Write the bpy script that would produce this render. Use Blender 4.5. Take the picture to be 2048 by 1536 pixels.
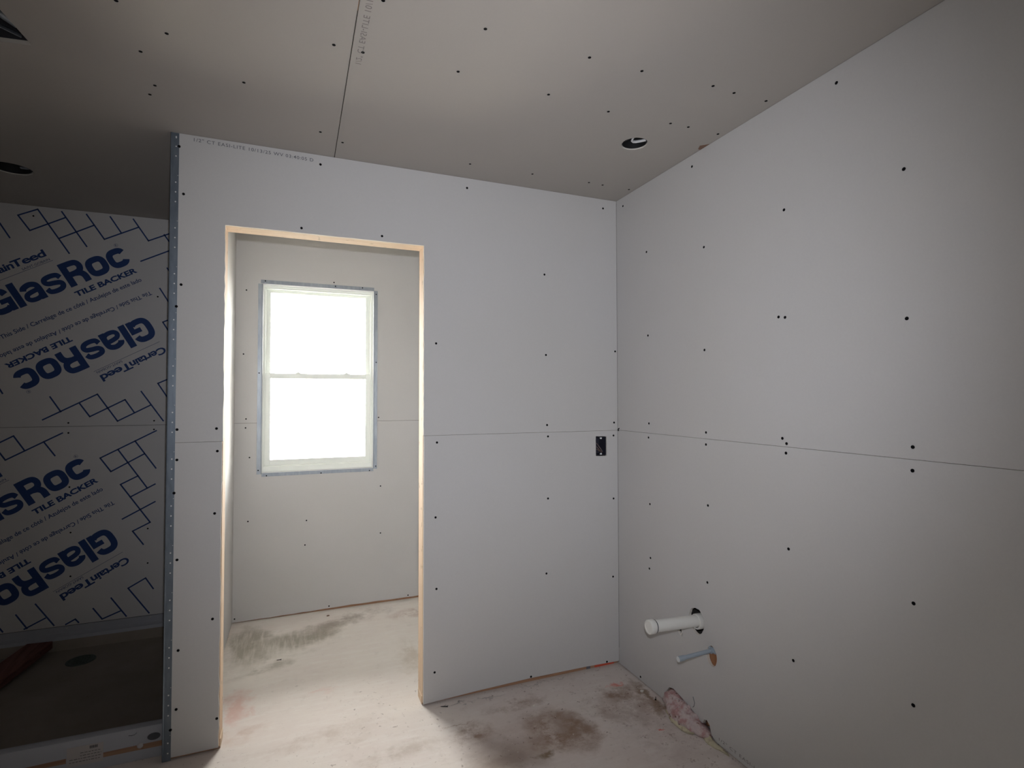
import bpy, bmesh, math, random
from mathutils import Vector, Matrix
from mathutils.geometry import tessellate_polygon
random.seed(7)
for o in list(bpy.data.objects): bpy.data.objects.remove(o)
SC = bpy.context.scene
COL = SC.collection

# ---------------------------------------------------------------- camera
YAW, PITCH, ROLL, FPX, CAMH = 0.381427, 0.024793, -0.001533, 1076.7014, 1.393774
def cam_axes():
    cy, sy, cp, sp = math.cos(YAW), math.sin(YAW), math.cos(PITCH), math.sin(PITCH)
    f = Vector((sy*cp, cy*cp, sp)); r = Vector((cy, -sy, 0)); u = r.cross(f)
    cr, sr = math.cos(ROLL), math.sin(ROLL)
    return cr*r+sr*u, -sr*r+cr*u, f
r_, u_, f_ = cam_axes()
cd = bpy.data.cameras.new('camera'); cam = bpy.data.objects.new('camera', cd); COL.objects.link(cam)
cd.sensor_width = 36; cd.sensor_fit = 'HORIZONTAL'; cd.lens = 36*FPX/2048; cd.clip_start = 0.02
m = Matrix.Identity(4)
for i in range(3): m[i][0] = r_[i]; m[i][1] = u_[i]; m[i][2] = -f_[i]
m.translation = (0, 0, CAMH); cam.matrix_world = m
SC.camera = cam

# ---------------------------------------------------------------- world, lights, exposure
SC.view_settings.view_transform = 'Standard'; SC.view_settings.look = 'None'
SC.view_settings.gamma = 1; SC.view_settings.use_curve_mapping = False
SC.view_settings.exposure = 0.0
w = bpy.data.worlds.new('sky'); SC.world = w; w.use_nodes = True
nt = w.node_tree; nt.nodes.clear()
bg = nt.nodes.new('ShaderNodeBackground'); out = nt.nodes.new('ShaderNodeOutputWorld')
bg.inputs[0].default_value = (1.0, 0.975, 0.962, 1)
# overcast sky: brighter overhead than at the horizon
tc = nt.nodes.new('ShaderNodeTexCoord'); sz = nt.nodes.new('ShaderNodeSeparateXYZ'); nt.links.new(tc.outputs['Generated'], sz.inputs[0])
ma = nt.nodes.new('ShaderNodeMath'); ma.operation = 'MULTIPLY_ADD'; ma.use_clamp = False; ma.inputs[1].default_value = 10; ma.inputs[2].default_value = 46
mx = nt.nodes.new('ShaderNodeMath'); mx.operation = 'MAXIMUM'; mx.inputs[1].default_value = 34
nt.links.new(sz.outputs[2], ma.inputs[0]); nt.links.new(ma.outputs[0], mx.inputs[0]); nt.links.new(mx.outputs[0], bg.inputs[1])
nt.links.new(bg.outputs[0], out.inputs[0])

def area_light(name, loc, direction, sx, sy, power, color, portal=False):
    l = bpy.data.lights.new(name, 'AREA'); l.shape = 'RECTANGLE'; l.size = sx; l.size_y = sy
    l.energy = power; l.color = color
    o = bpy.data.objects.new(name, l); COL.objects.link(o); o.location = loc
    o.rotation_euler = Vector(direction).to_track_quat('-Z', 'Z').to_euler()
    if portal: l.cycles.is_portal = True
    return o
area_light('window_sky_portal', (0.143, 3.95, 1.52), (0, -1, 0), 0.72, 1.25, 1, (1, 1, 1), True)
# the photographer's own small light, held just above the lens (it throws the hard
# header shadow on the far wall and the pipe shadows on the right wall)
for nm, watts, cone in (('camera_light', 91, 95), ('camera_light_spill', 19.5, 125)):
    sp = bpy.data.lights.new(nm, 'SPOT'); sp.energy = watts; sp.color = (0.90, 0.925, 1.0)
    sp.spot_size = math.radians(cone); sp.spot_blend = 1.0; sp.shadow_soft_size = 0.006
    so = bpy.data.objects.new(nm, sp); COL.objects.link(so); so.location = (0.012, 0.0, 1.49)
    so.rotation_euler = (f_ + 0.05*u_).to_track_quat('-Z', 'Y').to_euler()

# ---------------------------------------------------------------- room numbers (metres)
H = 2.44          # ceiling
D = 2.4393        # face of the partition with the doorway
R = 1.5795        # face of the right wall
XL = -0.4634      # free end of the partition
X0, X1, ZD = -0.2715, 0.5425, 2.094     # rough opening
DB = 2.5535       # back face of the partition
W = 3.755         # window wall face
B = 3.66          # tile backer face in the shower
ZS = 1.2190       # horizontal board joint
T = 0.0127        # board thickness
WL = -0.355       # left wall of the toilet room
YR = -1.60        # wall behind the photographer
XW = -2.00        # left end of the room and shower
XE = 1.70         # outside of the right wall cavity

# ---------------------------------------------------------------- materials
def mat(name, col, rough=0.7, metal=0.0, spec=None):
    m = bpy.data.materials.new(name); m.use_nodes = True
    b = m.node_tree.nodes['Principled BSDF']
    b.inputs['Base Color'].default_value = (*col, 1); b.inputs['Roughness'].default_value = rough
    b.inputs['Metallic'].default_value = metal
    if spec is not None: b.inputs['Specular IOR Level'].default_value = spec
    return m
class N:
    """small node helper"""
    def __init__(s, m): s.m = m; s.t = m.node_tree; s.b = s.t.nodes['Principled BSDF']; s.pos = None
    def new(s, t, **k):
        n = s.t.nodes.new(t)
        for a, v in k.items(): setattr(n, a, v)
        return n
    def link(s, a, b): s.t.links.new(a, b)
    def P(s):
        if s.pos is None: s.pos = s.new('ShaderNodeNewGeometry').outputs['Position']
        return s.pos
    def mapping(s, scale=(1, 1, 1), loc=(0, 0, 0), rot=(0, 0, 0), vec=None):
        n = s.new('ShaderNodeMapping'); n.inputs['Scale'].default_value = scale
        n.inputs['Location'].default_value = loc; n.inputs['Rotation'].default_value = rot
        s.link(vec or s.P(), n.inputs['Vector']); return n.outputs[0]
    def noise(s, scale, detail=4, vec=None, rough=0.55, dist=0.0):
        n = s.new('ShaderNodeTexNoise'); n.inputs['Scale'].default_value = scale
        n.inputs['Detail'].default_value = detail; n.inputs['Roughness'].default_value = rough
        n.inputs['Distortion'].default_value = dist
        s.link(vec or s.P(), n.inputs['Vector']); return n
    def ramp(s, fac, a, b, lo=(0, 0, 0), hi=(1, 1, 1)):
        n = s.new('ShaderNodeValToRGB'); e = n.color_ramp.elements
        e[0].position = a; e[1].position = b; e[0].color = (*lo, 1); e[1].color = (*hi, 1)
        s.link(fac, n.inputs[0]); return n.outputs[0]
    def mix(s, fac, a, b, mode='MIX'):
        n = s.new('ShaderNodeMix', data_type='RGBA', blend_type=mode)
        for i, v in ((0, fac), (6, a), (7, b)):
            if isinstance(v, (int, float)): n.inputs[i].default_value = v
            elif isinstance(v, tuple): n.inputs[i].default_value = (*v, 1)
            else: s.link(v, n.inputs[i])
        return n.outputs[2]
    def math(s, op, a, b=0.0, clamp=False):
        n = s.new('ShaderNodeMath', operation=op, use_clamp=clamp)
        for i, v in ((0, a), (1, b)):
            if isinstance(v, (int, float)): n.inputs[i].default_value = v
            else: s.link(v, n.inputs[i])
        return n.outputs[0]
    def bump(s, h, strength=0.1, dist=0.01):
        n = s.new('ShaderNodeBump'); n.inputs['Strength'].default_value = strength
        n.inputs['Distance'].default_value = dist; s.link(h, n.inputs['Height'])
        s.link(n.outputs[0], s.b.inputs['Normal'])
    def color(s, c): s.link(c, s.b.inputs['Base Color'])

def drywall(name, base, warm):
    m = mat(name, base, 0.85, spec=0.2); n = N(m)
    a = n.noise(1.3, 3).outputs[0]
    c = n.mix(n.ramp(a, .35, .65), base, warm)
    f = n.noise(160, 2).outputs[0]
    c = n.mix(n.math('MULTIPLY', f, 0.10), c, (0.30, 0.28, 0.27))
    n.color(c); n.bump(n.noise(420, 2).outputs[0], 0.06, 0.002)
    return m
M = {}
M['wallboard'] = drywall('wallboard_paper', (0.60, 0.59, 0.585), (0.59, 0.578, 0.565))
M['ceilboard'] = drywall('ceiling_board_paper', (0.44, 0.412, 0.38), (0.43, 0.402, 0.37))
M['gypsum'] = mat('gypsum_edge', (0.72, 0.68, 0.62), 0.95)
M['shower_side'] = drywall('shower_side_board', (0.42, 0.42, 0.43), (0.40, 0.40, 0.41))
def wood(name, c1, c2, axis='z'):
    m = mat(name, c1, 0.75, spec=0.25); n = N(m)
    sc = {'z': (60, 60, 3), 'x': (3, 60, 60), 'y': (60, 3, 60)}[axis]
    a = n.noise(1.0, 5, n.mapping(sc), 0.6, 0.6).outputs[0]
    c = n.mix(n.ramp(a, .38, .66), c1, c2)
    k = n.noise(9, 3, n.mapping(tuple(v/25 if v > 10 else v for v in sc))).outputs[0]
    c = n.mix(n.ramp(k, .62, .78), c, tuple(v*0.55 for v in c2))
    n.color(c); n.bump(a, 0.15, 0.002)
    return m
M['pine_v'] = wood('pine_stud', (0.68, 0.52, 0.38), (0.62, 0.45, 0.31), 'z')
M['pine_h'] = wood('pine_header', (0.70, 0.55, 0.41), (0.63, 0.47, 0.33), 'x')
M['plate_x'] = wood('sole_plate_wood', (0.46, 0.27, 0.17), (0.34, 0.19, 0.11), 'x')
M['plate_y'] = wood('sole_plate_wood_side', (0.36, 0.19, 0.10), (0.24, 0.12, 0.065), 'y')
M['stud_brown'] = wood('old_stud', (0.40, 0.20, 0.10), (0.27, 0.12, 0.06), 'z')
M['dark'] = mat('cavity_dark', (0.05, 0.045, 0.04), 0.95)
M['red_paint'] = mat('red_spray_paint', (0.62, 0.10, 0.05), 0.6)
M['screw'] = mat('black_phosphate_screw', (0.006, 0.006, 0.007), 0.9, 0.0, 0.1)
M['screw_zinc'] = mat('zinc_screw', (0.55, 0.55, 0.52), 0.3, 0.9)
def galv(a_=(0.25, 0.28, 0.32), b_=(0.33, 0.36, 0.395)):
    m = mat('galvanised_steel', (0.33, 0.37, 0.42), 0.42, 0.55); n = N(m)
    a = n.noise(55, 3, n.mapping((1, 1, .25))).outputs[0]
    n.color(n.mix(n.ramp(a, .3, .7), a_, b_))
    return m
M['galv'] = galv(); M['galv_dull'] = galv((0.145, 0.175, 0.215), (0.20, 0.235, 0.275))
M['hole_white'] = mat('paper_seen_through_hole', (0.72, 0.72, 0.72), 0.9)
M['vinyl'] = mat('white_vinyl', (0.88, 0.91, 0.86), 0.38, spec=0.45)
M['vinyl_dk'] = mat('grey_gasket', (0.45, 0.47, 0.44), 0.6)
M['pvc'] = mat('white_pvc', (0.78, 0.77, 0.73), 0.35)
M['pex'] = mat('grey_blue_plastic_pipe', (0.36, 0.42, 0.48), 0.4)
M['pexcap'] = mat('pale_cap', (0.75, 0.77, 0.78), 0.4)
M['boxblue'] = mat('dark_box_plastic', (0.030, 0.030, 0.045), 0.5)
M['wire'] = mat('copper_wire', (0.42, 0.30, 0.26), 0.4, 0.5)
M['wire_white'] = mat('white_sheath', (0.60, 0.60, 0.60), 0.5)
M['black'] = mat('black_metal', (0.012, 0.012, 0.013), 0.6)
M['pan'] = mat('grey_white_acrylic', (0.40, 0.41, 0.45), 0.42)
M['ink'] = mat('navy_ink', (0.012, 0.045, 0.17), 0.75)
M['stamp'] = mat('grey_stamp_ink', (0.15, 0.15, 0.17), 0.9)
M['stamp_soft'] = mat('pale_stamp_ink', (0.20, 0.18, 0.175), 0.9)
M['scuff'] = mat('brown_torn_core', (0.22, 0.13, 0.09), 0.95)
def backer():
    m = mat('tile_backer_glass_mat', (0.44, 0.44, 0.46), 0.9); n = N(m)
    a = n.noise(3.0, 4).outputs[0]
    n.color(n.mix(n.ramp(a, .3, .7), (0.60, 0.59, 0.59), (0.64, 0.625, 0.615))); n.bump(n.noise(300, 3).outputs[0], .1, .002)
    return m
M['backer'] = backer()
def glass():
    m = bpy.data.materials.new('window_glass'); m.use_nodes = True; t = m.node_tree; t.nodes.clear()
    o = t.nodes.new('ShaderNodeOutputMaterial'); mx = t.nodes.new('ShaderNodeMixShader')
    fr = t.nodes.new('ShaderNodeFresnel'); fr.inputs[0].default_value = 1.35
    a = t.nodes.new('ShaderNodeBsdfTransparent'); g = t.nodes.new('ShaderNodeBsdfGlossy')
    a.inputs[0].default_value = (0.97, 0.985, 0.97, 1); g.inputs['Roughness'].default_value = 0.02
    t.links.new(fr.outputs[0], mx.inputs[0]); t.links.new(a.outputs[0], mx.inputs[1]); t.links.new(g.outputs[0], mx.inputs[2])
    t.links.new(mx.outputs[0], o.inputs[0]); return m
M['glass'] = glass()
def floor_mat():
    """sub floor under plaster dust: pale base with window light painted in, stains at fixed places in the room"""
    m = mat('dusty_subfloor', (0.6, 0.55, 0.5), 0.85, spec=0.2); n = N(m)
    warp = n.noise(5.5, 5, rough=.65); P = n.P()
    wv = n.new('ShaderNodeVectorMath', operation='MULTIPLY_ADD')
    n.link(warp.outputs['Color'], wv.inputs[0]); wv.inputs[1].default_value = (.30, .30, 0); n.link(P, wv.inputs[2])
    off = n.new('ShaderNodeVectorMath', operation='SUBTRACT'); n.link(wv.outputs[0], off.inputs[0]); off.inputs[1].default_value = (.15, .15, 0)
    WP = off.outputs[0]
    big = n.noise(2.6, 5, rough=.6).outputs[0]
    fine = n.noise(16, 6, rough=.7).outputs[0]
    streak = n.noise(6, 5, n.mapping((1.0, 5.5, 1), rot=(0, 0, .25)), .65).outputs[0]
    c = n.mix(n.ramp(big, .35, .7), (0.76, 0.695, 0.635), (0.70, 0.605, 0.56))
    c = n.mix(n.ramp(streak, .48, .72), c, (0.80, 0.75, 0.70))
    c = n.mix(n.math('MULTIPLY', n.ramp(fine, .55, .75), .5), c, (0.45, 0.37, 0.32))
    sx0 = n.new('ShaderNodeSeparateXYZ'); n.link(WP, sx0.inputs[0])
    window_lit = n.math('MULTIPLY', n.math('SUBTRACT', sx0.outputs[1], 2.38), 1.7, True)
    c = n.mix(window_lit, n.mix(.45, c, (0.60, 0.54, 0.51)), n.mix(.45, c, (0.90, 0.86, 0.80)))  # window light put into the colour: paler inside the small room, duller outside
    def blob(cx, cy, rx, ry, rot, amount, col, soft=.55, tex=None):
        nonlocal c
        v = n.new('ShaderNodeVectorMath', operation='SUBTRACT'); n.link(WP, v.inputs[0]); v.inputs[1].default_value = (cx, cy, 0)
        mp = n.mapping((1/rx, 1/ry, 0), rot=(0, 0, 0), vec=n.mapping(rot=(0, 0, -rot), vec=v.outputs[0]))
        ln = n.new('ShaderNodeVectorMath', operation='LENGTH'); n.link(mp, ln.inputs[0])
        f = n.ramp(ln.outputs['Value'], soft, 1.0, (1, 1, 1), (0, 0, 0))
        f = n.math('MULTIPLY', f, amount)
        if tex is not None: f = n.math('MULTIPLY', f, tex)
        c = n.mix(f, c, col)
    grit = n.ramp(n.noise(8, 7, rough=.72).outputs[0], .40, .56)
    combed = n.ramp(n.noise(5, 5, n.mapping((9, 1.0, 1)), .6).outputs[0], .15, .55)
    grey = (0.36, 0.33, 0.265); br = (0.27, 0.175, 0.12); pk = (0.66, 0.36, 0.30)
    # along the window wall of the toilet room
    blob(-0.25, 3.40, .12, .30, 0, .8, grey, .5, combed)
    blob(0.0, 3.38, .30, .17, .35, .8, grey, .35, combed)
    blob(0.22, 3.47, .30, .08, .6, .6, grey, .3)
    blob(0.30, 3.55, .40, .12, .45, .7, (0.36, 0.30, 0.26), .3, grit)
    blob(-0.10, 3.12, .26, .07, .35, .55, grey, .2, grit)
    blob(0.72, 3.52, .18, .12, 0, .6, (0.45, 0.32, 0.26), .2, grit)
    blob(0.60, 2.90, .10, .35, 0, .40, (0.46, 0.36, 0.26), .2, grit)
    blob(-0.24, 2.74, .07, .17, 0, .55, pk, .4)
    blob(0.13, 2.73, .08, .03, 0, .25, pk, .2)
    blob(-0.22, 2.50, .14, .07, .2, .35, (0.50, 0.33, 0.26), .2, grit)
    # in front of the partition
    blob(0.68, 2.16, .12, .13, .2, .85, br, .2, grit)
    blob(0.92, 2.08, .34, .22, .2, .38, (0.36, 0.27, 0.23), .15)
    blob(0.78, 1.96, .20, .18, .5, .75, (0.30, 0.23, 0.19), .2)
    blob(1.08, 2.06, .09, .20, .1, .75, (0.30, 0.21, 0.16), .3)
    blob(0.93, 1.93, .07, .03, -.3, .9, (0.22, 0.16, 0.10), .3)
    blob(0.75, 2.395, .20, .010, .0, .75, (0.16, 0.15, 0.15), .3, grit)
    blob(1.12, 2.405, .16, .010, .0, .75, (0.16, 0.15, 0.15), .3, grit)
    blob(0.66, 2.255, .10, .006, .02, .8, (0.36, 0.25, 0.19), .5)
    blob(1.53, 2.10, .035, .17, -.05, .9, (0.28, 0.20, 0.14), .4)
    blob(1.02, 2.05, .17, .18, .9, .95, br, .35, grit)
    blob(0.95, 2.30, .18, .05, .05, .7, br, .1, grit)
    blob(1.28, 2.10, .07, .12, .3, .5, br, .2, grit)
    blob(1.47, 2.12, .12, .17, 1.0, .7, (0.33, 0.24, 0.185), .3, grit)
    blob(1.37, 2.02, .10, .16, .5, .5, (0.36, 0.29, 0.24), .2, grit)
    blob(1.40, 2.20, .14, .08, .2, .8, br, .2, grit)
    blob(1.40, 1.90, .20, .30, .3, .35, (0.40, 0.32, 0.30), .2, grit)
    blob(0.10, 2.36, .30, .07, 0, .35, (0.42, 0.33, 0.27), .2, grit)
    blob(0.42, 2.14, .25, .09, .1, .45, (0.38, 0.31, 0.25), .2, grit)
    blob(1.47, 2.265, .040, .022, 0, .75, (0.70, 0.22, 0.17), .3)
    blob(1.44, 1.87, .012, .010, 0, .8, (0.60, 0.08, 0.05), .4)
    # general brown dirt kept to the duller floor outside the small room
    sx = n.new('ShaderNodeSeparateXYZ'); n.link(P, sx.inputs[0])
    specks = n.ramp(n.noise(46, 4, rough=.65).outputs[0], .625, .67)
    zone = n.ramp(n.noise(2.2, 3).outputs[0], .42, .6)
    c = n.mix(n.math('MULTIPLY', n.math('MULTIPLY', n.math('MULTIPLY', specks, zone), n.math('SUBTRACT', 1.0, window_lit)), .8), c, (0.15, 0.10, 0.08))
    sp2 = n.math('MULTIPLY', n.ramp(n.noise(30, 4, rough=.7).outputs[0], .60, .64), n.math('MULTIPLY', n.math('SUBTRACT', sx.outputs[0], 1.0), 2.2, True))
    c = n.mix(n.math('MULTIPLY', n.math('MULTIPLY', sp2, n.math('SUBTRACT', 1.0, window_lit)), .55), c, (0.26, 0.18, 0.15))
    white = n.ramp(n.noise(70, 2).outputs[0], .72, .74)
    c = n.mix(n.math('MULTIPLY', white, .5), c, (0.80, 0.77, 0.74))
    n.color(c); n.bump(fine, .25, .004)
    return m
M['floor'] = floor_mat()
def panfloor():
    m = mat('dirty_pan_film', (0.14, 0.12, 0.10), 0.85); n = N(m)
    a = n.noise(4, 5, rough=.6).outputs[0]; b = n.noise(26, 5, rough=.7).outputs[0]
    c = n.mix(n.ramp(a, .3, .7), (0.25, 0.215, 0.17), (0.32, 0.27, 0.235))
    c = n.mix(n.ramp(b, .66, .76), c, (0.07, 0.045, 0.035)); n.color(c); return m
M['panfloor'] = panfloor()
M['tape'] = wood('tan_kraft_tape', (0.36, 0.22, 0.14), (0.28, 0.15, 0.10), 'x')
M['sticker'] = mat('paper_sticker', (0.46, 0.43, 0.42), 0.7)
M['redwood'] = wood('red_brown_plank', (0.20, 0.085, 0.07), (0.13, 0.05, 0.042), 'y')
M['drain_grey'] = mat('dark_green_drain', (0.06, 0.075, 0.065), 0.5)
M['disc'] = mat('dark_grey_disc', (0.07, 0.075, 0.085), 0.6)
M['clear'] = mat('clear_blister', (0.50, 0.48, 0.48), 0.15)
def foam(name, a, b, c2):
    m = mat(name, a, 0.8); n = N(m)
    f = n.noise(22, 5, rough=.65).outputs[0]; g = n.noise(48, 4).outputs[0]
    c = n.mix(n.ramp(f, .47, .60), a, b); c = n.mix(n.ramp(g, .62, .70), c, c2)
    n.color(c); n.bump(g, .5, .006); return m
M['foam_pink'] = foam('dusty_pink_foam', (0.60, 0.50, 0.49), (0.46, 0.27, 0.26), (0.22, 0.12, 0.10))
M['foam_yellow'] = foam('cream_spray_foam', (0.62, 0.56, 0.40), (0.52, 0.46, 0.32), (0.36, 0.28, 0.18))
M['soil'] = mat('pale_building_soil', (0.75, 0.70, 0.62), 0.95)
M['vent_metal'] = mat('duct_inside', (0.075, 0.075, 0.085), 0.6, .3)

# ---------------------------------------------------------------- mesh builder
class MB:
    def __init__(s): s.v = []; s.f = []; s.mi = []
    def add(s, vs, fs, mi=0):
        k = len(s.v); s.v += [tuple(map(float, v)) for v in vs]
        s.f += [tuple(i+k for i in f) for f in fs]; s.mi += [mi]*len(fs); return s
    def box(s, x0, x1, y0, y1, z0, z1, mi=0):
        x0, x1 = sorted((x0, x1)); y0, y1 = sorted((y0, y1)); z0, z1 = sorted((z0, z1))
        vs = [(x, y, z) for z in (z0, z1) for y in (y0, y1) for x in (x0, x1)]
        return s.add(vs, [(0, 2, 3, 1), (4, 5, 7, 6), (0, 1, 5, 4), (2, 6, 7, 3), (0, 4, 6, 2), (1, 3, 7, 5)], mi)
    def slab(s, outer, holes, fr, d, mi=0, mi_edge=None):
        """polygon with holes on a plane; fr=(origin,u,v) world frame, extruded by vector d"""
        o, u, v = map(Vector, fr); d = Vector(d); loops = [outer]+list(holes)
        pts = [p for l in loops for p in l]; n = len(pts)
        tri = tessellate_polygon([[Vector((a, b, 0)) for a, b in l] for l in loops])
        P = [o+u*a+v*b for a, b in pts]
        s.add(P+[p+d for p in P], [tuple(t) for t in tri]+[tuple(i+n for i in reversed(t)) for t in tri], mi)
        base = len(s.v)-2*n; k = 0; me = mi if mi_edge is None else mi_edge
        for l in loops:
            L = len(l)
            for i in range(L):
                a = k+i; b = k+(i+1) % L
                s.f.append((base+a, base+b, base+b+n, base+a+n)); s.mi.append(me)
            k += L
        return s
    def cyl(s, p0, p1, r0, r1=None, seg=32, caps=True, mi=0, mi_cap=None):
        p0, p1 = Vector(p0), Vector(p1); r1 = r0 if r1 is None else r1
        return s.lathe(p0, p1-p0, [(0, r0), ((p1-p0).length, r1)], seg, caps, mi, mi_cap)
    def lathe(s, p0, axis, prof, seg=32, caps=True, mi=0, mi_cap=None):
        p0 = Vector(p0); a = Vector(axis).normalized(); t = a.orthogonal().normalized(); b = a.cross(t)
        vs = []; fs = []
        for h, r in prof:
            for i in range(seg):
                an = 2*math.pi*i/seg; vs.append(p0+a*h+(t*math.cos(an)+b*math.sin(an))*r)
        for j in range(len(prof)-1):
            for i in range(seg):
                i2 = (i+1) % seg; fs.append((j*seg+i, j*seg+i2, (j+1)*seg+i2, (j+1)*seg+i))
        s.add(vs, fs, mi)
        if caps:
            k = len(s.v)-len(vs); mc = mi if mi_cap is None else mi_cap
            s.f += [tuple(k+i for i in reversed(range(seg))), tuple(k+(len(prof)-1)*seg+i for i in range(seg))]; s.mi += [mc, mc]
        return s
    def tube(s, pts, r, seg=10, mi=0, flat=1.0):
        pts = [Vector(p) for p in pts]; vs = []; fs = []; prev = None
        for i, p in enumerate(pts):
            d = (pts[min(i+1, len(pts)-1)]-pts[max(i-1, 0)]).normalized()
            if prev is None: t = d.orthogonal().normalized()
            else: t = (prev-d*prev.dot(d)).normalized()
            prev = t; b = d.cross(t)
            for k in range(seg):
                an = 2*math.pi*k/seg; vs.append(p+t*math.cos(an)*r+b*math.sin(an)*r*flat)
        for j in range(len(pts)-1):
            for k in range(seg):
                k2 = (k+1) % seg; fs.append((j*seg+k, j*seg+k2, (j+1)*seg+k2, (j+1)*seg+k))
        fs += [tuple(reversed(range(seg))), tuple((len(pts)-1)*seg+k for k in range(seg))]
        return s.add(vs, fs, mi)
    def bar(s, p0, p1, wdt, n, th, mi=0):
        """flat bar from p0 to p1 of width wdt lying on a surface with normal n"""
        p0, p1, n = Vector(p0), Vector(p1), Vector(n).normalized(); d = (p1-p0).normalized(); q = n.cross(d)*wdt/2
        p0 = p0-d*wdt/2; p1 = p1+d*wdt/2
        vs = [p0-q, p0+q, p1+q, p1-q]; vs += [v+n*th for v in vs]
        return s.add(vs, [(3, 2, 1, 0), (4, 5, 6, 7), (0, 1, 5, 4), (1, 2, 6, 5), (2, 3, 7, 6), (3, 0, 4, 7)], mi)
    def build(s, name, mats, parent=None, bevel=0, smooth=False, origin=None, subsurf=0, recalc=True):
        if not isinstance(mats, (list, tuple)): mats = [mats]
        if origin is None:
            if parent is not None: origin = Vector((0, 0, 0)) if parent.get('_noorg') else wpos(parent)
            else:
                xs, ys, zs = zip(*s.v); origin = Vector(((min(xs)+max(xs))/2, (min(ys)+max(ys))/2, min(zs)))
        origin = Vector(origin)
        me = bpy.data.meshes.new(name); me.from_pydata([Vector(v)-origin for v in s.v], [], s.f)
        for mm in mats: me.materials.append(M[mm] if isinstance(mm, str) else mm)
        for p, i in zip(me.polygons, s.mi): p.material_index = i
        if recalc:
            bm = bmesh.new(); bm.from_mesh(me); bmesh.ops.recalc_face_normals(bm, faces=bm.faces); bm.to_mesh(me); bm.free()
        if smooth:
            for p in me.polygons: p.use_smooth = True
        o = bpy.data.objects.new(name, me); COL.objects.link(o)
        if parent is not None: o.parent = parent; o.location = origin-wpos(parent)
        else: o.location = origin
        if bevel:
            b = o.modifiers.new('b', 'BEVEL'); b.width = bevel; b.segments = 2; b.limit_method = 'ANGLE'; b.angle_limit = math.radians(40)
        if subsurf:
            b = o.modifiers.new('s', 'SUBSURF'); b.levels = subsurf; b.render_levels = subsurf
        if smooth and not subsurf:
            try: me.set_sharp_from_angle(angle=math.radians(40))
            except Exception: pass
        return o
def wpos(o):
    v = Vector((0, 0, 0))
    while o is not None: v = v+Vector(o.location); o = o.parent
    return v
def tag(o, label, cat, group=None, kind=None):
    if label: o['label'] = label
    if cat: o['category'] = cat
    if group: o['group'] = group
    if kind: o['kind'] = kind
    return o
def thing(name, loc, label, cat, group=None, kind=None):
    o = bpy.data.objects.new(name, None); COL.objects.link(o); o.location = loc; o.empty_display_size = .05
    return tag(o, label, cat, group, kind)
def structure(name, loc, label, cat): return thing(name, loc, label, cat, None, 'structure')

def ragged(pts, amp, step, seed):
    """subdivide a polyline and jitter it a little (torn paper edges)"""
    rnd = random.Random(seed); out_ = []
    for (a, b), (c, d) in zip(pts[:-1], pts[1:]):
        L = math.hypot(c-a, d-b); n = max(1, int(L/step)); nx, ny = -(d-b)/L, (c-a)/L
        for i in range(n):
            t = i/n; j = (rnd.random()-.5)*2*amp if i else 0
            out_.append((a+(c-a)*t+nx*j, b+(d-b)*t+ny*j))
    out_.append(pts[-1]); return out_
def ring(cx, cy, rx, ry, n=28, amp=0.0, seed=1):
    rnd = random.Random(seed)
    return [(cx+math.cos(2*math.pi*i/n)*rx*(1+(rnd.random()-.5)*amp), cy+math.sin(2*math.pi*i/n)*ry*(1+(rnd.random()-.5)*amp)) for i in range(n)]

# ---------------------------------------------------------------- screws
def screw_mesh():
    b = MB()
    b.lathe((0, 0, 0), (0, 0, 1), [(-.0018, .0052), (.0007, .0052), (.0010, .0046), (.0008, .0030), (.0004, .0018), (.0003, .0004)], 16, True)
    o = b.build('screw', 'screw', origin=(0, 0, 0)); me = o.data; bpy.data.objects.remove(o); return me
SCREW = screw_mesh()
def screws(parent, pts, fn, normal, scale=1.0, name='screw', mesh=None):
    q = Vector(normal).to_track_quat('Z', 'Y').to_euler(); base = wpos(parent)
    for p in pts:
        o = bpy.data.objects.new(name, mesh or SCREW); COL.objects.link(o); o.parent = parent
        o.location = Vector(fn(*p))-base; o.rotation_euler = q; o.scale = (scale,)*3

SCR_BACK = [(-0.419, 2.199), (0.09, 2.399), (0.749, 2.392), (1.498, 2.391), (0.016, 2.114), (0.352, 2.117), (-0.423, 1.839), (0.6, 1.644), (1.155, 2.011), (1.162, 1.606), (1.567, 1.636), (1.558, 1.26), (1.167, 1.255), (-0.294, 1.271), (-0.43, 1.27), (-0.29, 1.181), (-0.429, 1.152), (0.605, 1.186), (1.172, 1.198), (1.554, 1.192), (0.599, 0.843), (1.171, 0.889), (1.552, 0.862), (-0.297, 0.934), (-0.424, 0.765), (0.604, 0.517), (1.161, 0.519), (1.546, 0.456), (-0.3, 0.519), (-0.416, 0.416), (0.596, 0.141), (1.076, 0.0295), (1.506, 0.0235), (-0.42, 0.192), (-0.281, 0.127)]
SCR_BEAD = [(-0.436, 2.386), (-0.438, 1.752), (-0.437, 1.024), (-0.438, 0.118)]
SCR_RIGHT = [(2.375, 2.393), (2.175, 2.101), (1.846, 2.389), (1.176, 2.387), (1.778, 2.021), (1.379, 2.048), (0.979, 2.033), (1.781, 1.59), (1.408, 1.676), (1.381, 1.671), (0.979, 1.612), (2.168, 1.692), (2.166, 1.267), (2.17, 1.199), (1.777, 1.247), (1.778, 1.197), (1.399, 1.249), (1.382, 1.232), (1.385, 1.199), (0.97, 1.255), (0.972, 1.19), (2.163, 0.881), (1.77, 0.947), (1.38, 0.87), (2.171, 0.572), (2.162, 0.625), (1.778, 0.63), (0.976, 0.826), (1.367, 0.496), (0.982, 0.547), (2.25, 0.022)]
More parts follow.
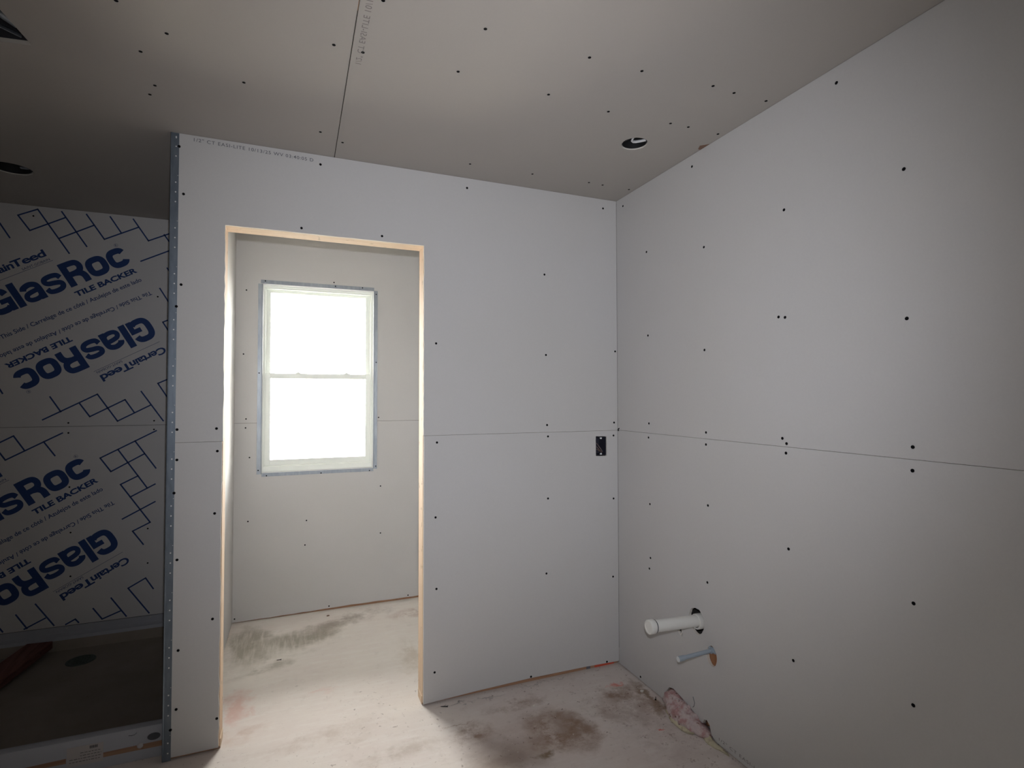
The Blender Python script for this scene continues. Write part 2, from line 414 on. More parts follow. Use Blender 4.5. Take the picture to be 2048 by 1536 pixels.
SCR_CEIL = [(-0.353, 1.78), (-0.444, 1.903), (-0.447, 2.095), (-0.476, 2.164), (-0.169, 1.966), (0.096, 1.655), (0.18, 1.659), (0.491, 1.423), (0.831, 1.426), (1.022, 1.424), (0.475, 1.645), (0.802, 1.656), (1.294, 1.405), (1.391, 1.411), (1.534, 1.408), (1.054, 1.675), (1.321, 1.661), (1.403, 1.658), (1.55, 1.659), (0.716, 2.286), (1.02, 2.282), (0.081, 2.225), (1.317, 2.272), (1.395, 2.274), (1.549, 2.275), (0.205, 1.419), (-0.448, 1.68), (0.169, 2.285)]
SCR_FAR = [(-0.295, 2.072), (-0.308, 1.668), (-0.29, 1.261), (-0.292, 1.205), (-0.268, 1.019), (0.229, 2.161), (0.524, 1.258), (0.539, 0.791), (-0.273, 0.621), (0.069, 0.598), (0.061, 0.441), (0.54, 0.473), (-0.342, 0.028), (0.211, 0.028), (0.729, 0.028)]
SCR_FARBEAD = [('t', -0.187, 2.138), ('t', 0.413, 2.138), ('r', 0.504, 2.10), ('r', 0.506, 1.634), ('l', -0.218, 1.55), ('l', -0.218, 0.936), ('b', -0.17, 0.900), ('b', 0.156, 0.900), ('b', 0.465, 0.900), ('r', 0.506, 0.928), ('t', 0.238, 2.136)]
SCR_SHOWER = [(-1.332, 2.383), (-0.751, 1.982), (-1.161, 1.257), (-1.16, 1.202), (-0.76, 1.262), (-0.76, 1.212), (-1.151, 0.905), (-1.142, 0.656), (-1.139, 0.418), (-0.783, 0.645), (-0.781, 0.449)]
SCR_FLANGE = [(-1.148, 0.142), (-0.762, 0.144)]
SEG_UP = [(-1.398, 2.379, -1.314, 2.422), (-1.398, 2.379, -1.346, 2.302), (-1.346, 2.302, -1.192, 2.391), (-1.314, 2.422, -1.172, 2.195), (-1.208, 2.422, -1.093, 2.241), (-1.217, 2.273, -1.061, 2.364), (-1.096, 2.421, -1.012, 2.29), (-1.012, 2.29, -0.853, 2.376), (-0.986, 2.421, -0.934, 2.337), (-0.876, 2.421, -0.801, 2.304), (-0.801, 2.304, -0.682, 2.365), (-0.723, 2.348, -0.681, 2.285), (-1.473, 2.326, -1.431, 2.254), (-0.836, 2.182, -0.681, 2.265), (-0.706, 2.153, -0.679, 2.108), (-0.741, 2.031, -0.677, 1.921), (-0.724, 1.835, -0.676, 1.86), (-0.724, 1.835, -0.674, 1.749), (-0.744, 1.478, -0.672, 1.514), (-0.744, 1.478, -0.67, 1.353), (-1.274, 1.276, -1.032, 1.415), (-1.244, 1.4, -1.196, 1.319), (-1.032, 1.415, -0.936, 1.263), (-1.113, 1.365, -1.065, 1.29), (-1.065, 1.29, -0.902, 1.384), (-0.902, 1.384, -0.857, 1.311), (-0.936, 1.263, -0.779, 1.352), (-0.825, 1.431, -0.715, 1.261), (-1.485, 1.492, -1.447, 1.419)]
SEG_LO = [(-1.453, 1.159, -1.397, 1.192), (-1.397, 1.192, -1.35, 1.114), (-1.452, 1.103, -1.429, 1.065), (-1.429, 1.065, -1.187, 1.202), (-1.268, 1.157, -1.218, 1.08), (-1.014, 1.058, -0.749, 1.204), (-1.014, 1.058, -0.963, 0.98), (-0.963, 0.98, -0.804, 1.074), (-0.932, 1.103, -0.788, 0.876), (-0.851, 1.148, -0.748, 0.989), (-0.917, 0.905, -0.834, 0.949), (-0.917, 0.905, -0.772, 0.68), (-0.87, 0.831, -0.751, 0.897), (-0.905, 0.71, -0.75, 0.796), (-0.856, 0.637, -0.772, 0.68), (-0.856, 0.637, -0.804, 0.558), (-0.873, 0.318, -0.79, 0.365), (-0.79, 0.365, -0.752, 0.3), (-0.873, 0.318, -0.771, 0.165), (-0.952, 0.274, -0.88, 0.163), (-1.034, 0.228, -0.992, 0.164), (-0.992, 0.164, -0.908, 0.196), (-1.155, 0.16, -1.114, 0.182), (-1.114, 0.182, -1.099, 0.162), (-1.289, 0.288, -1.208, 0.163), (-1.371, 0.243, -1.324, 0.165), (-1.334, 0.163, -1.246, 0.207), (-1.436, 0.181, -1.425, 0.163)]

# ---------------------------------------------------------------- text
def text_tris(body, bold=0.0, spacing=1.0, shear=0.0):
    """triangles of built-in-font text, returned with its ink box and cap height"""
    c = bpy.data.curves.new('tmp', 'FONT'); c.body = body; c.size = 1; c.offset = bold; c.space_character = spacing
    c.resolution_u = 4; c.fill_mode = 'FRONT'; c.shear = shear
    o = bpy.data.objects.new('tmp', c); COL.objects.link(o)
    dg = bpy.context.evaluated_depsgraph_get(); dg.update()
    me = bpy.data.meshes.new_from_object(o.evaluated_get(dg))
    v = [(p.co.x, p.co.y) for p in me.vertices]; f = [tuple(p.vertices) for p in me.polygons]
    bpy.data.objects.remove(o); bpy.data.meshes.remove(me); bpy.data.curves.remove(c)
    return v, f
def put_text(mb, body, frame, s0, s1, t0, cap, n, bold=0.0, mi=0, spacing=1.0, th=0.0004):
    """text from s0 to s1 along the frame's s axis, base line t0, capital height cap"""
    v, f = text_tris(body, bold, spacing)
    hv, _ = text_tris('H', bold); ch = max(y for _, y in hv); cb = min(y for _, y in hv)
    x0 = min(x for x, _ in v); x1 = max(x for x, _ in v); k = (s1-s0)/(x1-x0); ky = cap/(ch-cb)
    o, u, w_ = map(Vector, frame); n = Vector(n)*th
    mb.add([o+u*(s0+(x-x0)*k)+w_*(t0+(y-cb)*ky)+n for x, y in v], f, mi)

# ---------------------------------------------------------------- floor and outside
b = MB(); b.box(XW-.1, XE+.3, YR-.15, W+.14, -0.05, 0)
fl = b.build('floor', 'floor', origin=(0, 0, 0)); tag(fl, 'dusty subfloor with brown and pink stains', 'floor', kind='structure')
b = MB(); b.box(-30, 30, W+.30, 45, -0.6, -0.5)
tag(b.build('ground', 'soil', origin=(0, 10, -.5)), 'sun-bleached building ground outside the window', 'ground', kind='structure')

# ---------------------------------------------------------------- ceiling
ceil = structure('ceiling', (0, 0, H), 'unpainted board ceiling with a dark joint and screws', 'ceiling')
SX = 0.1470
fz = ((0, 0, H), (1, 0, 0), (0, 1, 0))
def cpoly(x0, x1): return [(x0, YR-.1), (x1, YR-.1), (x1, W+.12), (x0, W+.12)]
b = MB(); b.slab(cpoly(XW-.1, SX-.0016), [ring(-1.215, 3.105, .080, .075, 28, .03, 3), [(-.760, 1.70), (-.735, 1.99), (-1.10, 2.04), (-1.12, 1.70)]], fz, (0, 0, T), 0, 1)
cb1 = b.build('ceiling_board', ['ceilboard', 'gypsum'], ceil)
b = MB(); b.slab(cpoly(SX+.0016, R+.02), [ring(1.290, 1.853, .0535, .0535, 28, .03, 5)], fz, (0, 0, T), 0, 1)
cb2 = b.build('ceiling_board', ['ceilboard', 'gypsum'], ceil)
b = MB(); b.box(XW-.1, XE, YR-.1, W+.12, H+.32, H+.34)
for x0, x1, y0, y1 in ((XW-.12, XW-.1, YR-.1, W+.12), (XE, XE+.02, YR-.1, W+.12), (XW-.1, XE, YR-.12, YR-.1), (XW-.1, XE, W+.12, W+.14)):
    b.box(x0, x1, y0, y1, H, H+.34)
b.build('attic_sheathing', 'dark', ceil)
b = MB()
for k in range(-4, 8): b.box(.147+k*.4064-.019, .147+k*.4064+.019, YR, 1.5, H+T, H+T+.14)
b.build('joist', 'stud_brown', ceil)
screws(cb1, [p for p in SCR_CEIL if p[0] < SX], lambda x, y: (x, y, H), (0, 0, -1))
screws(cb2, [p for p in SCR_CEIL if p[0] > SX], lambda x, y: (x, y, H), (0, 0, -1))
b = MB(); put_text(b, '1/2" CT EASI-LITE 10/13/25 WV 03:40:05 D', ((0.172, 1.722, H), (0, -1, 0), (1, 0, 0)), 0, .56, -.008, .017, (0, 0, -1), .0, spacing=1.1)
b.build('printed_stamp', 'stamp_soft', cb2, recalc=False)
b = MB(); b.slab([(1.552, 1.765), (1.5795, 1.738), (1.5795, 1.795), (1.566, 1.792)], [], ((0, 0, H-.0004), (1, 0, 0), (0, 1, 0)), (0, 0, .001))
b.build('torn_patch', 'scuff', cb2)

# recessed ceiling boxes and the vent opening
def can(loc, r, label, strap):
    x, y = loc
    t = thing('ceiling_light_box', (x, y, H), label, 'ceiling light box', 'open ceiling light boxes')
    b = MB(); b.lathe((x, y, H+.004), (0, 0, 1), [(0, r), (0, r*.96), (.05, r*.96), (.05, 0.001), (.053, .001), (.053, r), (0, r)], 32, False)
    b.build('round_box', 'black', t, smooth=True)
    if strap:
        b = MB(); z = H+.007
        pts = [(x-.019, y+.028, z+.012), (x-.021, y+.018, z+.004), (x-.018, y+.006, z), (x-.008, y, z), (x+.004, y+.002, z+.001), (x+.020, y+.014, z+.002), (x+.036, y+.026, z+.004)]
        pts = [(px, 2*y-py-.002, pz) for px, py, pz in pts]
        b.tube(pts, .0055, 8, flat=.8); b.build('white_strap', 'wire_white', t, smooth=True)
        b = MB(); b.tube([(x-.02, y-.03, H+.02), (x-.03, y-.01, H+.012), (x-.038, y+.012, H+.010)], .003, 8); b.build('cable', 'black', t)
    else:
        b = MB(); b.box(x+.035, x+.066, y-.008, y+.004, H+.006, H+.012); b.build('mounting_tab', 'galv', t)
    return t
can((1.290, 1.853), .0505, 'round black light box with a white strap, in the ceiling near the right wall', True)
can((-1.215, 3.105), .072, 'round dark light box in the dim ceiling over the shower', False)
t = thing('duct_opening', (-.93, 1.86, H), 'dark rectangular duct opening cut in the ceiling at the top left', 'duct')
b = MB(); z0, z1 = H+.012, H+.22
for a, c in (((-.752, 1.705), (-.732, 1.99)), ((-.735, 1.995), (-1.10, 2.045)), ((-1.105, 2.04), (-1.125, 1.70)), ((-1.12, 1.697), (-.755, 1.697))):
    b.add([(a[0], a[1], z0), (c[0], c[1], z0), (c[0], c[1], z1), (a[0], a[1], z1)], [(0, 1, 2, 3)])
b.add([(-.752, 1.705, z1), (-.732, 1.99, z1), (-1.105, 2.04, z1), (-1.12, 1.70, z1)], [(0, 1, 2, 3)])
b.build('duct_box', 'vent_metal', t)
b = MB(); b.tube([(-.76, 1.985, H+.02), (-.84, 1.93, H+.028), (-.93, 1.91, H+.02), (-1.02, 1.93, H+.03)], .012, 8, flat=.4)
b.tube([(-.755, 1.95, H+.03), (-.83, 1.87, H+.05), (-.90, 1.80, H+.04)], .010, 8, flat=.4)
b.build('silver_tape_fold', 'galv', t, smooth=True)

# ---------------------------------------------------------------- partition with the doorway
wb = structure('wall_back', (0.55, D, 0), 'board partition wall with the open doorway', 'wall')
fy = ((0, D, 0), (1, 0, 0), (0, 0, 1)); ZB = .0125
dl = ragged([(X0+.001, ZS-.0006), (X0+.001, ZD-.001)], .0022, .03, 11)
up = [(XL+.002, ZS+.0006), (X0+.001, ZS+.0006)] + ragged([(X0+.0005, ZS+.02), (X0+.0005, ZD-.0005)], .0018, .035, 12) + ragged([(X0+.01, ZD), (X1-.01, ZD)], .0008, .05, 13) + ragged([(X1+.0005, ZD), (X1+.0005, ZS+.02)], .0014, .03, 14) + [(X1+.0005, ZS+.0006), (R, ZS+.0006), (R, H-.001), (XL+.002, H-.001)]
b = MB(); b.slab(up, [], fy, (0, T, 0), 0, 1); ub = b.build('drywall_board', ['wallboard', 'gypsum'], wb)
b = MB(); b.slab([(XL+.002, ZB)] + ragged([(X0-.0025, ZB), (X0-.0025, ZS-.0006)], .0014, .04, 15) + [(XL+.002, ZS-.0006)], [], fy, (0, T, 0), 0, 1); lb = b.build('drywall_board', ['wallboard', 'gypsum'], wb)
OB = [(1.4475, 1.089), (1.5125, 1.087), (1.5125, 1.188), (1.4475, 1.191)]
b = MB(); b.slab([(X1+.002, .007), (.80, .017), (1.07, .023), (1.38, .021), (R, .015), (R, ZS-.0006), (X1+.002, ZS-.0006)], [ragged(OB+[OB[0]], .0016, .02, 16)[:-1]], fy, (0, T, 0), 0, 1); rb = b.build('drywall_board', ['wallboard', 'gypsum'], wb)
fn = lambda x, z: (x, D, z)
screws(ub, [p for p in SCR_BACK if p[1] > ZS], fn, (0, -1, 0)); screws(lb, [p for p in SCR_BACK if p[1] < ZS and p[0] < 0], fn, (0, -1, 0)); screws(rb, [p for p in SCR_BACK if p[1] < ZS and p[0] > 0], fn, (0, -1, 0))
# toilet-room side of the partition
b = MB(); fyb = ((0, DB-T, 0), (1, 0, 0), (0, 0, 1))
b.slab([(WL, ZB), (X0-.004, ZB)] + ragged([(X0-.004, ZB+.02), (X0-.004, ZD)], .002, .05, 17) + [(X0-.004, ZD+.004), (X1+.003, ZD+.004)] + [(X1+.003, ZB), (R, ZB), (R, H-.001), (WL, H-.001)], [], fyb, (0, T, 0), 0, 1)
b.build('drywall_board', ['wallboard', 'gypsum'], wb)
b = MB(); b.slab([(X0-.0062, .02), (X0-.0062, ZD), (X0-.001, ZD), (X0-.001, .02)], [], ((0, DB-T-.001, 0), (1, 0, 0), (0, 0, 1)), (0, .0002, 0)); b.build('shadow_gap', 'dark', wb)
y0, y1 = D+T, DB-T
b = MB(); b.box(XL+.004, X0-.002, y0+.001, y1, .001, .038); b.box(X1+.002, R, y0+.001, y1, .001, .038); b.build('sole_plate', 'plate_x', wb)
b = MB(); b.box(1.392, 1.415, y0-.0002, y0+.001, .0005, .021); b.box(1.44, 1.556, y0-.0002, y0+.001, .0005, .020, 1); b.build('painted_plate_end', ['stamp', 'red_paint'], wb)
for x in (XL+.004, X1+.4, X1+.82):
    b = MB(); b.box(x, x+.038, y0, y1, .038, H-.04); b.build('stud', 'stud_brown', wb)
b = MB(); b.box(XL+.004, R, y0, y1, H-.04, H-.001); b.build('top_plate', 'stud_brown', wb)
b = MB(); b.box(X0-.038, X1+.038, y0+.001, y1, ZD+.04, ZD+.18); b.build('header_core', 'pine_h', wb)
b = MB(); put_text(b, '1/2" CT EASI-LITE 10/13/25 WV 03:40:05 D', ((-.386, D, 2.4155), (1, 0, -.021), (0, 0, 1)), 0, .447, 0, .0135, (0, -1, 0), .006, spacing=1.15)
b.build('printed_stamp', 'stamp', ub, recalc=False)
# rough opening lumber
dr = structure('door_1', ((X0+X1)/2, (y0+y1)/2, 0), 'open doorway framed in bare pine lumber', 'doorway')
b = MB(); b.box(X0-.0375, X0, y0-.001, y1+.001, .010, ZD); b.build('jamb_stud', 'pine_v', dr, bevel=.0015)
b = MB(); b.box(X1, X1+.0375, y0-.001, y1+.001, .010, ZD); b.build('jamb_stud', 'pine_v', dr, bevel=.0015)
b = MB(); b.box(X0-.0375, X1+.0375, y0-.001, y1+.001, ZD, ZD+.038); b.build('header', 'pine_h', dr, bevel=.0015)
b = MB(); b.box(X0+.0, X0+.003, y0+.004, y1-.01, .0005, .036); b.box(X1-.003, X1, y0+.004, y1-.01, .0005, .036); b.build('sawn_plate_end', 'pine_h', dr)
# partition end: board and steel corner bead
b = MB(); b.box(XL+.0005, XL+.0035, D+.001, DB, .0125, H-.001); b.build('end_board', 'wallboard', wb)
cbd = thing('corner_bead', (XL+.014, D, 0), 'tall galvanised metal corner bead on the free left edge of the partition', 'corner bead')
b = MB(); b.box(XL+.003, XL+.0275, D-.0010, D-.0002, .002, H-.002)
b.add([(XL+.003, D-.0010, .002), (XL, D-.0028, .002), (XL-.0022, D+.0006, .002), (XL-.0008, D+.003, .002), (XL+.003, D-.0010, H-.002), (XL, D-.0028, H-.002), (XL-.0022, D+.0006, H-.002), (XL-.0008, D+.003, H-.002)],
      [(0, 1, 5, 4), (1, 2, 6, 5), (2, 3, 7, 6)])
b.box(XL-.0008, XL+.0002, D+.001, D+.030, .002, H-.002)
z = 2.33
zs = [2.431-.012]
for g in range(14):
    for k in range(3): zs.append(2.385-.0385*k-.181*g+.038)
for z in zs:
    if .02 < z < 2.43: b.lathe((XL+.0175, D-.00085, z), (0, -1, 0), [(0, .0027), (.0004, .0027)], 10, True, 1)
for g in range(13):
    z = 2.27-.181*g
    if z > .03: b.lathe((XL+.0245, D-.00085, z), (0, -1, 0), [(0, .0013), (.0004, .0013)], 8, True, 1)
cb_ = b.build('bead_strip', ['galv_dull', 'hole_white'], cbd)
screws(cbd, SCR_BEAD, lambda x, z: (x, D-.001, z), (0, -1, 0))

# outlet box in the partition
ot = thing('electrical_box', (1.480, D, 1.089), 'dark switch box with loose wires in the partition near the corner', 'electrical box')
b = MB(); x0, x1, z0, z1 = 1.4505, 1.5095, 1.0925, 1.1855; t_ = .0018
b.box(x0, x0+t_, D+.003, D+.075, z0, z1); b.box(x1-t_, x1, D+.003, D+.075, z0, z1); b.box(x0, x1, D+.003, D+.075, z0, z0+t_); b.box(x0, x1, D+.003, D+.075, z1-t_, z1); b.box(x0, x1, D+.073, D+.075, z0, z1)
b.build('box_shell', 'boxblue', ot)
for z in (1.1805, 1.0975):
    b = MB(); b.lathe((1.480, D+.004, z), (0, 1, 0), [(0, .0055), (.004, .0055)], 12); b.build('screw_boss', 'pexcap', ot)
for j, (pts, mm) in enumerate([([(1.454, D+.03, 1.166), (1.462, D+.012, 1.150), (1.480, D+.010, 1.125), (1.494, D+.014, 1.106)], 'wire'), ([(1.453, D+.03, 1.146), (1.463, D+.014, 1.132), (1.476, D+.010, 1.116), (1.489, D+.012, 1.103)], 'wire'), ([(1.454, D+.03, 1.124), (1.464, D+.014, 1.121), (1.473, D+.012, 1.113), (1.479, D+.02, 1.108)], 'wire'), ([(1.470, D+.055, 1.165), (1.478, D+.022, 1.138), (1.489, D+.014, 1.120), (1.496, D+.012, 1.108)], 'boxblue')]):
    b = MB(); b.tube(pts, .0011 if mm == 'wire' else .0022, 8); b.build('wire', mm, ot, smooth=True)

# ---------------------------------------------------------------- right wall
wr = structure('wall_right', (R, 1.2, 0), 'long board wall on the right with a horizontal joint', 'wall')
fx = ((R, 0, 0), (0, 1, 0), (0, 0, 1))
ZRS = 1.2205
b = MB(); b.slab([(YR, ZRS+.0006), (D-.0022, ZRS+.0006), (D-.0022, H-.0012), (YR, H-.0012)], [], fx, (T, 0, 0), 0, 1); ru = b.build('drywall_board', ['wallboard', 'gypsum'], wr)
notch = [(1.74, .006), (1.765, .020), (1.773, .052), (1.790, .064), (1.806, .058), (1.816, .038), (1.835, .040), (1.855, .052), (1.90, .066), (1.96, .080), (2.00, .088), (2.03, .080), (2.052, .052), (2.056, .006)]
b = MB()
hp = ring(1.8465, .4475, .047, .054, 30, .10, 21); hs = ring(1.7575, .3385, .0285, .041, 26, .05, 22); hh = [(1.972, .364), (1.958, .353), (1.944, .342), (1.934, .347), (1.936, .366), (1.948, .378), (1.962, .378)]
b.slab([(YR, .006)] + notch + [(D-.0022, .006), (D-.0022, ZRS-.0006), (YR, ZRS-.0006)], [hp, hs, hh], fx, (T, 0, 0), 0, 1)
rl = b.build('drywall_board', ['wallboard', 'gypsum'], wr)
fn = lambda y, z: (R, y, z)
screws(ru, [p for p in SCR_RIGHT if p[1] > ZRS], fn, (-1, 0, 0)); screws(rl, [p for p in SCR_RIGHT if p[1] < ZRS], fn, (-1, 0, 0))
b = MB(); b.box(R+T, R+T+.089, YR, 1.745, .0, .038); b.box(R+T, R+T+.089, 1.84, D, .0, .038); b.build('sole_plate', 'plate_y', wr)
for y in (2.16, 1.72, 1.37, .965, .56, .15):
    b = MB(); b.box(R+T+.0005, R+T+.089, y-.019, y+.019+(.062 if y == 1.72 else 0), .038, H-.04); b.build('stud', 'stud_brown', wr)
b = MB(); b.box(R+T+.089, R+T+.10, YR, W, 0, H); b.build('back_sheathing', 'dark', wr)
b = MB(); put_text(b, '1/2" CT EASI-LITE 10/13/25 WV 03:40:05 D', ((R, 1.722, .022), (0, -1, .002), (0, 0, 1)), 0, .56, 0, .0115, (-1, 0, 0), spacing=1.15)
b.build('printed_stamp', 'stamp_soft', rl, recalc=False)
b = MB(); b.tube([(R-.0006, 1.872, .118), (R-.0006, 1.862, .098), (R-.0006, 1.866, .082), (R-.0006, 1.873, .074)], .0012, 6); b.build('pencil_scratch', 'stamp', rl)
b = MB(); b.slab(ragged([(2.434, 1.229), (2.422, 1.233), (2.421, 1.226), (2.431, 1.222), (2.421, 1.217), (2.433, 1.214), (2.437, 1.222), (2.434, 1.229)], .001, .004, 5)[:-1], [], ((R-.0005, 0, 0), (0, 1, 0), (0, 0, 1)), (.001, 0, 0)); b.build('torn_paper', 'screw', rl)
# bracket seen in the small hole under the drain
b = MB(); b.tube([(R+.002, 1.966, .372), (R-.001, 1.955, .356), (R-.001, 1.945, .350), (R+.002, 1.939, .362), (R+.004, 1.944, .374)], .0028, 8); b.build('pipe_bracket', 'gypsum', wr)

# drain stub-out
t = thing('drain_pipe', (R, 1.8465, .4445), 'capped white plastic drain pipe sticking out of the right wall', 'pipe')
ax0 = Vector((R+.085, 1.8465, .4435)); ax1 = Vector((1.352, 1.8480, .4580)); dv = (ax1-ax0).normalized()
b = MB(); b.cyl(ax0, ax1, .0242, seg=40); b.build('pipe', 'pvc', t, smooth=True)
b = MB(); b.lathe(ax1-dv*.012, dv, [(0, .0245), (0, .0268), (.004, .0285), (.024, .0285), (.0268, .0268), (.0268, .0215), (.0255, .0205), (.0255, .0005)], 40, True); b.build('end_cap', 'pvc', t, smooth=True)
b = MB(); b.lathe(ax1-dv*.0165, dv, [(0, .0244), (0, .0262), (.0045, .0262), (.0045, .0244)], 40, False); b.build('dark_ring', 'disc', t)  # dark ring marking the groove behind the cap
c0 = Vector((R-.004, 1.8467, .4445))
b = MB(); b.lathe(c0-dv*.055, dv, [(0, .0245), (0, .0315), (.052, .0315), (.055, .0300), (.055, .0245)], 40, False); b.build('coupling', 'pvc', t, smooth=True)
# supply stub-out
t = thing('supply_pipe', (R, 1.7575, .36), 'thin grey-blue water supply pipe below the white drain pipe', 'pipe')
p0 = Vector((R+.06, 1.7590, .3625)); p1 = Vector((1.4150, 1.7570, .3570)); d2 = (p1-p0).normalized()
b = MB(); b.cyl(p0, p1, .0082, seg=24); b.build('pipe', 'pex', t, smooth=True)
b = MB(); b.lathe(p1-d2*.026, d2, [(0, .0082), (0, .0100), (.010, .0106), (.026, .0104), (.030, .0104)], 24, True, 0, 1); b.build('crimped_end', ['pex', 'pexcap'], t, smooth=True)
b = MB(); b.box(R+.001, R+.004, 1.738, 1.778, .3535, .3750); b.lathe((R-.006, 1.7587, .3614), (1, 0, 0), [(0, .0085), (0, .0120), (.012, .0125)], 24, False); b.build('bracket', 'pex', t)

# foam lump at the foot of the right wall
def lump(name, mm, ctrs, parent=None, amp=.006, seed=1, sub=4, zmin=.0):
    bm = bmesh.new(); rnd = random.Random(seed)
    bmesh.ops.create_icosphere(bm, subdivisions=sub, radius=1)
    cs = [(Vector(c), Vector(r)) for c, r in ctrs]
    mean = sum((c for c, _ in cs), Vector())/len(cs)
    for v in bm.verts:
        d = v.co.normalized(); best = 0
        # farthest surface of the union of ellipsoids along the ray from the mean
        for c, r in cs:
            oc = mean-c; A = sum((d[i]/r[i])**2 for i in range(3)); Bq = 2*sum(oc[i]*d[i]/r[i]**2 for i in range(3)); Cq = sum((oc[i]/r[i])**2 for i in range(3))-1
            q = Bq*Bq-4*A*Cq
            if q > 0: best = max(best, (-Bq+math.sqrt(q))/(2*A))
        p = mean+d*best
        from mathutils import noise
        p += d*(noise.noise(p*38)*amp+noise.noise(p*95+Vector((3, 1, 2)))*amp*.5)
        v.co = p
    for v in bm.verts:
        if v.co.z < zmin: v.co.z = zmin
    me = bpy.data.meshes.new(name); org = Vector((mean.x, mean.y, zmin)) if parent is None else wpos(parent)
    for v in bm.verts: v.co -= org
    bm.to_mesh(me); bm.free(); me.materials.append(M[mm])
    for p in me.polygons: p.use_smooth = True
    o = bpy.data.objects.new(name, me); COL.objects.link(o)
    if parent is not None: o.parent = parent; o.location = org-wpos(parent)
    else: o.location = org
    return o
ft = thing('foam_lump', (1.555, 1.92, 0), 'dusty pink and cream spray foam lump bulging from the foot of the right wall', 'spray foam')
lump('pink_foam', 'foam_pink', [((1.580, 1.990, .034), (.042, .064, .046)), ((1.572, 1.930, .026), (.060, .072, .047)), ((1.570, 1.875, .018), (.060, .058, .036)), ((1.576, 1.812, .008), (.034, .048, .024))], ft, .013, 3, 5, .0005)
lump('cream_foam', 'foam_yellow', [((1.542, 1.905, .002), (.038, .062, .018)), ((1.538, 1.865, .002), (.036, .047, .014)), ((1.555, 1.97, .002), (.03, .04, .014))], ft, .006, 9, 4, .0004)
f2 = lump('foam_bead', 'foam_yellow', [((1.572, 1.775, .004), (.012, .016, .020)), ((1.562, 1.745, .000), (.016, .045, .010)), ((1.570, 1.70, .000), (.010, .05, .007))], None, .003, 5, 4, .0004)
tag(f2, 'small cream foam bead along the wall foot right of the pink lump', 'spray foam')

# ---------------------------------------------------------------- window wall
wf = structure('wall_far', (0.3, W, 0), 'board wall of the small room with the window', 'wall')
wx0, wx1, wz0, wz1 = -.203, .4915, .9165, 2.1225
fw = ((0, W, 0), (1, 0, 0), (0, 0, 1)); ZF = 1.2345
b = MB(); b.slab([(WL, ZF+.001), (wx0, ZF+.001), (wx0, wz1), (wx1, wz1), (wx1, ZF+.001), (R, ZF+.001), (R, H-.001), (WL, H-.001)], [], fw, (0, T, 0), 0, 1); fu = b.build('drywall_board', ['wallboard', 'gypsum'], wf)
bot = ragged([(WL, .006), (0.0, .010), (.3, .016), (R, .018)], .002, .05, 33)
b = MB(); b.slab(bot+[(R, ZF-.001), (wx1, ZF-.001), (wx1, wz0), (wx0, wz0), (wx0, ZF-.001), (WL, ZF-.001)], [], fw, (0, T, 0), 0, 1); fl_ = b.build('drywall_board', ['wallboard', 'gypsum'], wf)
fn = lambda x, z: (x, W, z)
screws(fu, [p for p in SCR_FAR if p[1] > ZF], fn, (0, -1, 0), .9); screws(fl_, [p for p in SCR_FAR if p[1] < ZF], fn, (0, -1, 0), .9)
b = MB(); b.box(WL, R, W+T, W+.1, .0, .038); b.build('sole_plate', 'plate_x', wf)
b = MB(); YX = W+.14
b.box(XW, wx0, W+T+.001, YX, .04, H); b.box(wx1, XE, W+T+.001, YX, .04, H); b.box(wx0, wx1, W+T+.001, YX, .04, wz0); b.box(wx0, wx1, W+T+.001, YX, wz1, H); b.box(XW, XE, W+.1, YX, 0, .04)
b.build('framing_core', 'dark', wf)
# reveal boards around the window
b = MB(); q = .052
b.box(wx0, wx0+.0045, W, W+q, wz0, wz1); b.box(wx1-.0045, wx1, W, W+q, wz0, wz1); b.box(wx0, wx1, W, W+q, wz1-.004, wz1); b.box(wx0, wx1, W, W+q, wz0, wz0+.004)
b.build('reveal_board', 'hole_white', wf)
for nm, (a0, a1, c0_, c1_), lab in (('t', (-.213, .4905, wz1-.001, wz1+.0225), 'grey metal trim strip along the top of the window'), ('b', (-.199, .4905, wz0-.0215, wz0+.001), 'grey metal trim strip under the window'), ('l', (-.2275, wx0+.001, .911, 2.1185), 'grey metal trim strip down the left side of the window'), ('r', (wx1-.001, .5145, .911, 2.1235), 'grey metal trim strip down the right side of the window')):
    t = thing('corner_bead', ((a0+a1)/2, W, c0_), lab, 'corner bead', 'metal trim strips around the window')
    b = MB(); yy = .0012 if nm in 'tb' else .0024
    b.box(a0, a1, W-yy, W-yy+.001, c0_, c1_)
    if nm == 'l': b.lathe((wx0+.001, W-.002, .911), (0, 0, 1), [(0, .0022), (1.2075, .0022)], 10)
    if nm == 'r': b.lathe((wx1-.001, W-.002, .911), (0, 0, 1), [(0, .0022), (1.2125, .0022)], 10)
    b.build('bead_strip', 'galv', t)
    screws(t, [(x, z) for s_, x, z in SCR_FARBEAD if s_ == nm], lambda x, z: (x, W-.0024, z), (0, -1, 0), .8)
